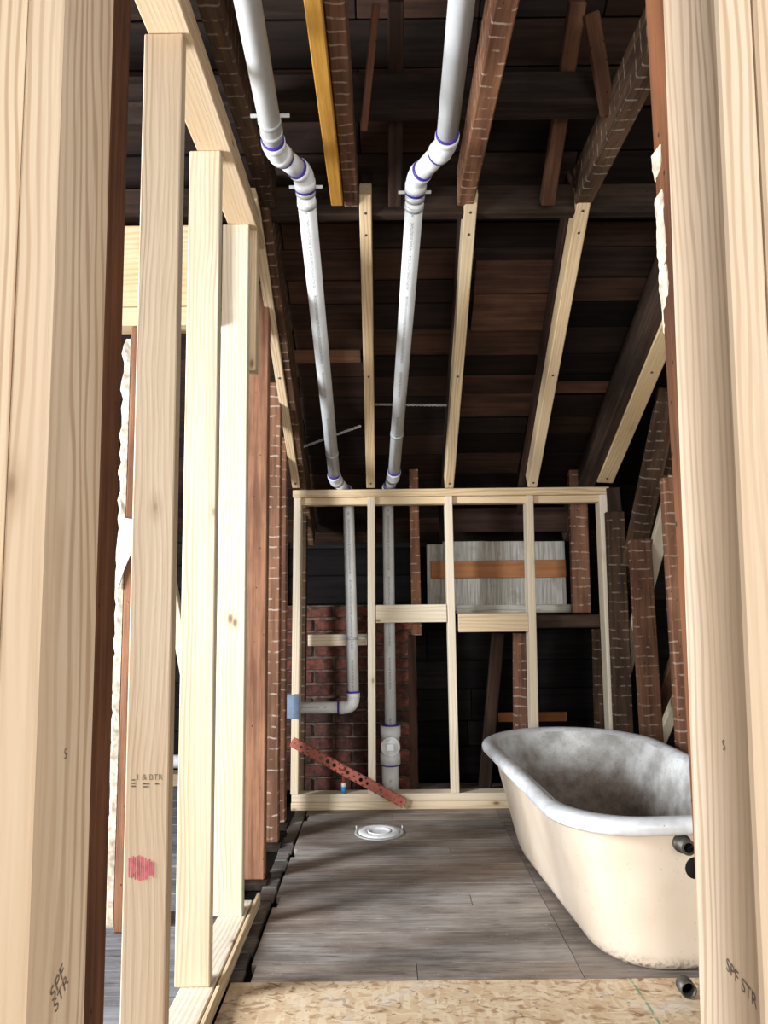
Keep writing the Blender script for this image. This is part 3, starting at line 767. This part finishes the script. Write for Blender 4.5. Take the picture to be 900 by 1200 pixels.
rst('weathered dark stud right of the knee wall end', 730, 850, 722, 650, 1.195, 600, 'old_dark_lath', (.8, .78, .76), .09)
rst('brown old stud behind the tub rim, left of the light brace end', 764, 872, 751, 662, 1.29, 632, 'old_lath', (.8, .72, .7))
rst('brown old stud beside the right doorway stud', 807, 872, 794, 662, 1.30, 560, 'old_lath', (.95, .86, .8))
rpiece('sloping dark lath-marked board at the right, upper', 'board', 'sloping_board', py(730, 715, 3.95), py(785, 455, 3.40), .11, .03, 'old_dark_lath', (.9, .86, .84), g_)
rpiece('sloping dark lath-marked board at the right, lower', 'board', 'sloping_board', py(743, 700, 4.02), py(796, 480, 3.55), .10, .03, 'old_dark_lath', (1.05, .92, .86), g_)
rpiece('dark post under the rightmost sister rafter', 'stud', 'old_wall_stud', py(727, 660, 3.88), py(717, 572, 3.88), .07, .05, 'old_dark', (1.2, 1.1, 1.0), g_)
rpiece('pale pine brace crossing behind the brown old studs', 'brace', 'diagonal_brace', py(716, 846, 4.00), py(792, 558, 3.60), .07, .038, 'pine_pale', (.85, .85, .85), 'pale braces at the right')
rpiece('pale pine brace low behind the tub rim', 'brace', 'diagonal_brace', py(738, 955, 4.25), py(812, 775, 3.70), .055, .038, 'pine_pale', (.85, .83, .79), 'pale braces at the right')
rpiece('brown brace low between the old studs at the right', 'brace', 'diagonal_brace', py(763, 860, 4.15), py(810, 730, 3.8), .08, .038, 'old', (.6, .52, .5), 'pale braces at the right')

# ---- room at the left seen between the studs
hd = thing('header', 'pale double header board in the room behind the left partition', 'header', (-.9, 2.5, 2.02))
slab('header_board', -1.75, -.575, 2.5, 2.538, 2.085, 2.385, 'pine', hd, 'x', color=(1, .93, .85))
slab('header_board', -1.75, -.575, 2.5, 2.588, 2.015, 2.082, 'pine', hd, 'x', color=(.9, .86, .76))
rp = thing('old_post', 'brown old post carrying the header in the room at the left', 'post', (-.91, 2.54, 0))
slab('post_body', -.880, -.800, 2.502, 2.60, .001, 2.013, 'old', rp, 'z', .004, (.95, .85, .8))
bm = bmesh.new(); prevr = None
for i in range(60):
    z = .02 + i * .033; wv = .018 + rnd(-.006, .006)
    rr = [bm.verts.new(Vector((-.881 + q[0], 2.515 + q[1], z))) for q in ((0, -.012), (-wv, -.012 + rnd(-.004, .004)), (-wv - .03, .05), (0, .05))]
    if prevr:
        for q in range(4): bm.faces.new((prevr[q], prevr[(q + 1) % 4], rr[(q + 1) % 4], rr[q]))
    else: bm.faces.new(rr)
    prevr = rr
bm.faces.new(prevr[::-1]); bm_obj('plaster_edge', bm, 'plaster', rp)
wp = bmesh.new(); p = [py(140, 606, 2.49), py(158.5, 609, 2.49), py(157, 640, 2.49), py(145, 668, 2.49), py(138, 690, 2.49)]
f = wp.faces.new([wp.verts.new(q) for q in p]); r_ = bmesh.ops.extrude_face_region(wp, geom=[f])
for e in r_['geom']:
    if isinstance(e, bmesh.types.BMVert): e.co.y += .009
tag(bm_obj('white_board_scrap', wp, 'paper'), 'white board offcut fixed to the brown post at the left', 'board')
rpiece('pale diagonal brace in the dark room behind the left partition', 'brace', 'diagonal_brace', py(180, 570, 3.3), py(254.5, 992, 3.3), .05, .038, 'pine_pale', (.75, .75, .75))
a = py(150, 893, 4.0); b_ = py(312, 891, 4.0)
t = thing('supply_pipe', 'white horizontal pipe low in the room behind the left partition', 'pipe', a)
tube('pipe_length', [(-2.2, 4.0, a.z), (-.68, 4.0, a.z)], .034, 'pvc_fit', t)
for x in (-2.0, -.8): tube('pipe_stand', [(x, 4.0, .001), (x, 4.0, a.z - .03)], .02, 'pvc_fit', t, 10)
t = tag(slab('floor_sill', -3.0, -.57, 4.38, 4.49, .001, .07, 'pine', None, 'x', .003, (.8, .78, .74)), 'pale floor plate at the far end of the room at the left', 'sill')
M['old_b'] = M['old']

# ================================================================== PIPES
def pipe_run(label, pts, r, bends, clamps, parent_name='drain_pipe', extra=None):
    """straight lengths + elbows with hubs and purple primer rings"""
    pts = [Vector(p) for p in pts]
    t = thing(parent_name, label, 'pipe', pts[-1])
    n = len(pts); ends = []
    offs = [0] * n
    for i in range(1, n - 1): offs[i] = bends[i - 1]
    for i in range(n - 1):
        d = (pts[i + 1] - pts[i]); l = d.length; d.normalize()
        a = pts[i] + d * max(0, offs[i] - .012); b_ = pts[i + 1] - d * max(0, offs[i + 1] - .012)
        if (b_ - a).dot(d) > .004: tube('pipe_length', [a, b_], r, 'pvc', t, 24)
    for i in range(1, n - 1):
        o = offs[i]; d0 = (pts[i] - pts[i - 1]).normalized(); d1 = (pts[i + 1] - pts[i]).normalized()
        A = pts[i] - d0 * o; B = pts[i] + d1 * o; C = pts[i]
        path = [A]; rad = [r * 1.16]
        hub = .022
        A1 = A + d0 * hub; B1 = B - d1 * hub
        path.append(A1); rad.append(r * 1.16); path.append(A1 + d0 * .002); rad.append(r * 1.09)
        for k in range(1, 10):
            q = k / 10; path.append((A1 * (1 - q) + C * q) * (1 - q) + (C * (1 - q) + B1 * q) * q); rad.append(r * 1.09)
        path.append(B1 - d1 * .002); rad.append(r * 1.09); path.append(B1); rad.append(r * 1.16); path.append(B); rad.append(r * 1.16)
        e = tube('elbow', path, r, 'pvc_fit', t, 24, True, rad)
        for c_, dd in ((A, -d0), (B, d1)):
            tube('primer_ring', [c_ - dd * .001, c_ + dd * .010], r * 1.10, 'purple', e, 24, True)
    for (seg_i, f_, ears) in clamps:
        d = (pts[seg_i + 1] - pts[seg_i]); p = pts[seg_i] + d * f_; dn = d.normalized()
        c = tube('pipe_clamp', [p - dn * .009, p + dn * .009], r * 1.07, 'steel', t, 24)
        if ears:
            for sx in (-1, 1):
                # ear plate
                e0 = p + Vector((sx * r * .9, .012, .022)); e1 = p + Vector((sx * (r + .024), .012, .022))
                beam('clamp_ear', e0, e1, .010, .003, 'steel', c, (0, -.5, 1), .0006)
    return t
R2 = .030
def P(u, v_, tt): return CAM + ray(u, v_) * tt       # point at distance tt along the optical axis
LH0 = P(284, -60, 1.42)
def straight_y(p, Y): return Vector((p.x, Y, p.z))
# left drain: level run, double 45, slope, bend, drop, 90, arm into the box
zL = 2.36
pl1 = py(322, 176, (zL - CAM.z) / (ray(322, 176).z / ray(322, 176).y)); pl0 = pz(290, 0, zL - .02)
dl = (pl0 - pl1).normalized(); pl00 = pl1 + dl * 2.6
pl2 = P(356, 204, 2.34); pl2b = P(356, 204, 2.34)
pl3 = P(392, 561, 3.86)
pl4 = py(407, 578, 4.0)
pl5 = py(414.5, 829, 4.0); pl4.x = py(408, 590, 4.0).x
pl6 = py(340, 829.5, 4.0); pl6.y = 4.0
left_pipe = pipe_run('white drain pipe left of centre turning to the blue-grey box', [pl00, pl1, pl2, pl3, pl4, pl5, pl6], R2, [.048, .045, .04, .04, .075], [(0, .965, False), (2, .06, False), (2, .87, False), (0, .945, True), (2, .035, True)])
# right drain
pr1 = P(523, 170, 2.16); pr0 = pz(541, 0, pr1.z - .01); dr = (pr0 - pr1).normalized(); pr00 = pr1 + dr * 2.6
pr2 = P(488, 208, 2.36); pr3 = P(461.5, 557, 3.88); pr4 = py(454.5, 574, 4.0); pr5 = py(457.5, 850, 4.0)
right_pipe = pipe_run('white drain pipe right of centre dropping to the cleanout tee', [pr00, pr1, pr2, pr3, pr4, pr5], R2, [.05, .045, .04, .04], [(2, .06, False), (2, .79, False), (2, .04, True)])
# cleanout tee and 3 inch stub
c0 = py(457.5, 850, 4.0); c1 = py(457.5, 895, 4.0); c2 = Vector((c1.x, 4.0, .002))
tube('primer_ring', [c0 + Vector((0, 0, .006)), c0 - Vector((0, 0, .004))], .047, 'purple', right_pipe, 24)
h = c0.z - c1.z
tee = tube('cleanout_tee', [c0, c0 - Vector((0, 0, .055)), c0 - Vector((0, 0, .058)), c1 + Vector((0, 0, .058)), c1 + Vector((0, 0, .055)), c1], .05, 'pvc_fit', right_pipe, 28, True, [.053, .053, .048, .048, .053, .053])
cm = (c0 + c1) / 2
lathe('cleanout_hub', [(.050, 0), (.050, .058), (.047, .060), (.043, .060)], cm - Vector((0, .01, 0)), (0, -1, 0), 'pvc_fit', tee)
cp = lathe('cleanout_plug', [(.042, .0), (.042, .058), (.038, .062), (0, .062)], cm - Vector((0, .01, 0)), (0, -1, 0), 'pvc_fit', tee)
slab('plug_square', cm.x - .018, cm.x + .018, cm.y - .088, cm.y - .071, cm.z - .018, cm.z + .018, 'white_plastic', tee, 'z', .003)
tube('primer_ring', [c1 - Vector((0, 0, .008)), c1 + Vector((0, 0, .001))], .0475, 'purple', right_pipe, 24)
tube('pipe_length', [c1 + Vector((0, 0, .01)), c2], .0445, 'pvc', right_pipe, 24)
# perforated hanger straps
def strap_bar(label, u0, v0, u1, v1, tt0, tt1):
    a = P(u0, v0, tt0); b_ = P(u1, v1, tt1)
    x = (b_ - a); l = x.length; x.normalize(); n = Vector((0, -SL * .6, -1)).normalized(); n = (n - x * n.dot(x)).normalized(); y = n.cross(x)
    bm = bmesh.new(); hw = .0085; th = .0012; cells = int(l / .019); cl = l / cells
    def P3(s_, q, z): return a + x * s_ + y * q + n * z
    for i in range(cells):
        cx = (i + .5) * cl; K = 8
        for side in (th, -th):
            inner = [bm.verts.new(P3(cx + .0038 * math.cos(2 * math.pi * (k + .5) / K), .0038 * math.sin(2 * math.pi * (k + .5) / K), side)) for k in range(K)]
            outer = []
            for k in range(K):
                an = 2 * math.pi * (k + .5) / K; cx_, sy_ = math.cos(an), math.sin(an)
                outer.append(bm.verts.new(P3(cx + (cl / 2) * (1 if cx_ > .5 else -1 if cx_ < -.5 else cx_ * 1.0), hw * (1 if sy_ > .5 else -1 if sy_ < -.5 else sy_), side)))
            for k in range(K):
                bm.faces.new((inner[k], inner[(k + 1) % K], outer[(k + 1) % K], outer[k]))
    return tag(bm_obj('hanger_strap', bm, 'steel'), label, 'strap')
strap_bar('perforated steel hanger strap slanting behind the left drain pipe', 349, 526, 423, 499, 3.80, 3.72)
strap_bar('perforated steel hanger strap level behind the right drain pipe', 439, 474, 524, 475, 3.62, 3.62)
# timber block behind the left drop with its clamp
a = py(361, 757, 4.045); b_ = py(430, 743, 4.045)
pb = tag(slab('pipe_block', a.x, b_.x, 4.036, 4.074, a.z, b_.z, 'pine_pale', None, 'x', .002), 'short pine block behind the left drain pipe against the brick', 'block')
cc = py(412, 748, 4.0)
c = tube('pipe_clamp', [cc - Vector((0, 0, .008)), cc + Vector((0, 0, .008))], R2 * 1.07, 'steel', left_pipe, 24)
for sx in (-1, 1): slab('clamp_ear', cc.x + (.028 if sx > 0 else -.068), cc.x + (.075 if sx > 0 else -.028), 4.031, 4.035, cc.z - .009, cc.z + .009, 'steel', c, 'x', .001)
# blue-grey plastic box on the left end stud
a = py(331, 843, YK - .03); b_ = py(351, 815, YK - .03)
bx = thing('plastic_box', 'blue-grey plastic box on the left end stud of the knee wall', 'box', ((a.x + b_.x) / 2, YK, a.z))
xm = py(344, 830, YK - .03).x
slab('box_body', a.x, xm, YK - .012, YK + .06, a.z, b_.z, 'box_blue', bx, 'z', .003, (1.0, 1.02, 1.06))
slab('box_flange', xm - .001, b_.x, YK - .022, YK - .003, a.z - .0, b_.z + .004, 'box_blue', bx, 'z', .002, (.78, .8, .84))
# ---- copper-coloured perforated bracket bar leaning on the knee wall
A = py(341.5, 869, YK - .006); B = py(474, 942, YK - .03)
B.z = max(B.z, .02)
x = (B - A); ln = x.length; x.normalize(); n = Vector((0, -1, 0)); n = (n - x * n.dot(x)).normalized(); y = n.cross(x)
bm = bmesh.new(); hw = .023; cells = 17; cl = ln / cells; K = 12
big = {1: .006, 2: .008, 4: .010, 5: .010, 6: .010, 7: .010, 8: .010, 10: .010, 11: .008, 12: .005, 13: .010}
for i in range(cells):
    cx = (i + .5) * cl; rr = big.get(i, .004)
    lay = {}
    for side in (.0016, -.0016):
        P3 = lambda s_, q: A + x * s_ + y * q + n * side
        inner = [bm.verts.new(P3(cx + rr * math.cos(2 * math.pi * k / K), rr * math.sin(2 * math.pi * k / K))) for k in range(K)]
        outer = []
        for k in range(K):
            an = 2 * math.pi * k / K; c_, s_ = math.cos(an), math.sin(an); m_ = max(abs(c_), abs(s_))
            outer.append(bm.verts.new(P3(cx + cl / 2 * c_ / m_, hw * s_ / m_)))
        for k in range(K): bm.faces.new((inner[k], inner[(k + 1) % K], outer[(k + 1) % K], outer[k]))
        lay[side] = (inner, outer)
    for k in range(K):
        i0, i1 = lay[.0016][0], lay[-.0016][0]; bm.faces.new((i0[k], i0[(k + 1) % K], i1[(k + 1) % K], i1[k]))
cbk = thing('bracket_bar', 'copper-coated perforated bracket bar leaning across the knee wall base', 'bracket', B)
bar = bm_obj('bar_body', bm, 'copper', cbk, (A + B) / 2)
for sg in (1, -1):
    beam('bar_lip', A + y * sg * hw - n * .006, B + y * sg * hw - n * .006, .0025, .013, 'copper', cbk, tuple(y), .0004)
p = py(402, 905, YK - .03); p2 = py(403, 928, YK + .02)
sv = thing('copper_stub', 'copper water stub with a blue cap held by the bracket bar', 'pipe', p2)
q0 = Vector((p.x, YK + .03, .077)); q1 = Vector((p.x, YK + .03, p.z + .008))
tube('pipe_length', [q0 + Vector((0, 0, .045)), q1, q1 + Vector((0, -.012, .008)), q1 + Vector((0, -.05, .010))], .008, 'copper', sv, 14)
lathe('collar', [(.016, 0), (.016, .006), (.011, .008), (.011, .014)], (p.x, YK - .012, q1.z + .010), (0, -1, 0), 'copper', sv, 20)
tube('valve_body', [q0 + Vector((0, 0, .028)), q0 + Vector((0, 0, .05))], .013, 'white_plastic', sv, 16)
tube('blue_cap', [q0, q0 + Vector((0, 0, .03))], .014, 'blue', sv, 16)
# ---- closet flange on the floor
fc = pz(444.5, 976, .0)
ft = thing('closet_flange', 'white toilet flange ring on the dark floor', 'flange', fc)
lathe('flange_ring', [(.055, .0015), (.095, .0015), (.095, .006), (.088, .010), (.066, .012), (.060, .010), (.055, .004), (.055, .0015)], fc, (0, 0, 1), 'white_plastic', ft, 40)
lathe('steel_ring', [(.097, .0015), (.112, .0015), (.112, .0045), (.097, .0055), (.097, .0015)], fc, (0, 0, 1), 'steel', ft, 40)
lathe('knockout_cap', [(0, .004), (.03, .004), (.042, .006), (.048, .012), (.054, .012), (.054, .002)], fc, (0, 0, 1), 'white_plastic', ft, 32)
for sx in (-1, 1):
    e = fc + Vector((sx * .105, .035, 0)); tube('bolt', [e + Vector((0, 0, .003)), e + Vector((0, 0, .022))], .003, 'steel', ft, 8)

# ================================================================== BATHTUB
tub_c = Vector((.825, 2.905, 0)); TR = math.radians(4.2)
TW, TL = .775, 1.46
tb = thing('bathtub', 'old cream cast-iron bathtub with a white enamel rim standing on the floor', 'bathtub', tub_c)
def outline(iw, ifar, inear, n=112):
    """closed outline, x across, y along; far end (+y) half round, near end (-y) with rounded corners"""
    hw = TW / 2 - iw; y1 = TL / 2 - ifar; y0 = -TL / 2 + inear
    rf = min(hw, .37); rn = min(hw * .72, .22)
    pts = []
    def arc(cx, cy, rx, a0, a1, k):
        for i in range(k): a = a0 + (a1 - a0) * i / k; pts.append((cx + rx * math.cos(a), cy + rx * math.sin(a)))
    q = n // 8
    arc(hw - rf, y1 - rf, rf, 0, math.pi / 2, 2 * q)
    arc(-hw + rf, y1 - rf, rf, math.pi / 2, math.pi, 2 * q)
    for i in range(q // 2): f_ = i / (q // 2); pts.append((-hw, (y1 - rf) * (1 - f_) + (y0 + rn) * f_))
    arc(-hw + rn, y0 + rn, rn, math.pi, 1.5 * math.pi, q)
    for i in range(q // 2): f_ = i / (q // 2); pts.append(((-hw + rn) * (1 - f_) + (hw - rn) * f_, y0))
    arc(hw - rn, y0 + rn, rn, 1.5 * math.pi, 2 * math.pi, q)
    for i in range(q // 2): f_ = i / (q // 2); pts.append((hw, (y0 + rn) * (1 - f_) + (y1 - rf) * f_))
    return pts
TM = Matrix.Translation(tub_c) @ Matrix.Rotation(TR, 4, 'Z')
def loft(name, prof, mat, cap0=False, cap1=False):
    bm = bmesh.new(); rings = []
    for (iw, ifr, inr, z) in prof: rings.append([bm.verts.new((x_, y_, z + .018 * (y_ / TL + .5) * (z > .2))) for x_, y_ in outline(iw, ifr, inr)])
    nn = len(rings[0])
    for i in range(len(rings) - 1):
        for k in range(nn): bm.faces.new((rings[i][k], rings[i][(k + 1) % nn], rings[i + 1][(k + 1) % nn], rings[i + 1][k]))
    if cap0: bm.faces.new(rings[0][::-1])
    if cap1: bm.faces.new(rings[-1])
    bmesh.ops.recalc_face_normals(bm, faces=bm.faces)
    me = bpy.data.meshes.new(name); bm.to_mesh(me); bm.free()
    for p in me.polygons: p.use_smooth = True
    o = link_mesh(name, me, mat); return place(o, TM, tb)
ZR = .425
shell = loft('shell', [(.175, .30, .075, .001), (.150, .27, .052, .006), (.132, .235, .043, .022), (.120, .21, .040, .05), (.105, .17, .042, .12), (.085, .12, .038, .21), (.066, .075, .035, .30), (.055, .055, .034, ZR - .045), (.05, .05, .034, ZR - .02)], 'tub', True)
rim = loft('rim', [(.052, .052, .034, ZR - .038), (.030, .030, .018, ZR - .046), (.012, .012, .006, ZR - .044), (.002, .002, 0, ZR - .034), (0, 0, 0, ZR - .022), (.004, .004, .003, ZR - .010), (.016, .016, .014, ZR - .002), (.032, .032, .032, ZR), (.050, .050, .052, ZR - .004), (.064, .066, .066, ZR - .014)], 'rim')
basin = loft('basin', [(.064, .066, .066, ZR - .014), (.073, .082, .074, ZR - .035), (.083, .105, .08, ZR - .09), (.098, .15, .086, ZR - .17), (.118, .205, .095, ZR - .26), (.145, .255, .115, ZR - .335), (.19, .32, .16, ZR - .372), (.26, .42, .26, ZR - .382)], 'basin', False, True)
# fittings on the near end
def tub_pt(x_, y_, z_): return TM @ Vector((x_, y_, z_))
ne = TM.to_3x3() @ Vector((0, -1, 0))
p = py(793, 984, 2.235); q = TM.inverted() @ p
ovf = tube('overflow_stub', [tub_pt(q.x, -TL / 2 + .05, q.z), tub_pt(q.x, -TL / 2 + .022, q.z), tub_pt(q.x, -TL / 2 + .021, q.z), tub_pt(q.x, -TL / 2 - .012, q.z)], .02, 'iron', tb, 20, True, [.026, .026, .021, .021])
lathe('stub_bore', [(.0, .0), (.014, .0)], tub_pt(q.x, -TL / 2 - .0126, q.z), ne, 'dark', tb, 20)
p = py(808, 1013, 2.24); q = TM.inverted() @ p
lathe('tap_hole', [(0, .002), (.030, .002), (.031, .0)], tub_pt(q.x + .004, -TL / 2 + .0365, q.z), ne, 'dark', tb, 28)
p = pz(806, 1158, .028)
dpt = thing('drain_stub', 'short iron drain stub on the floor at the near end of the tub', 'pipe', p)
bm = bmesh.new(); K = 24; rings = []
for (rr, yy) in ((.021, .03), (.021, -.008), (.0175, -.008), (.017, .03)):
    rings.append([bm.verts.new(Vector((p.x, p.y, .026)) + Vector((rr * math.cos(2 * math.pi * k / K), yy, rr * math.sin(2 * math.pi * k / K)))) for k in range(K)])
for i in range(3):
    for k in range(K): bm.faces.new((rings[i][k], rings[i][(k + 1) % K], rings[i + 1][(k + 1) % K], rings[i + 1][k]))
bm_obj('stub_body', bm, 'iron', dpt, (p.x, p.y, .026), True)
lathe('stub_bore', [(0, 0), (.018, 0)], (p.x, p.y + .015, .026), (0, -1, 0), 'dark', dpt, 20)
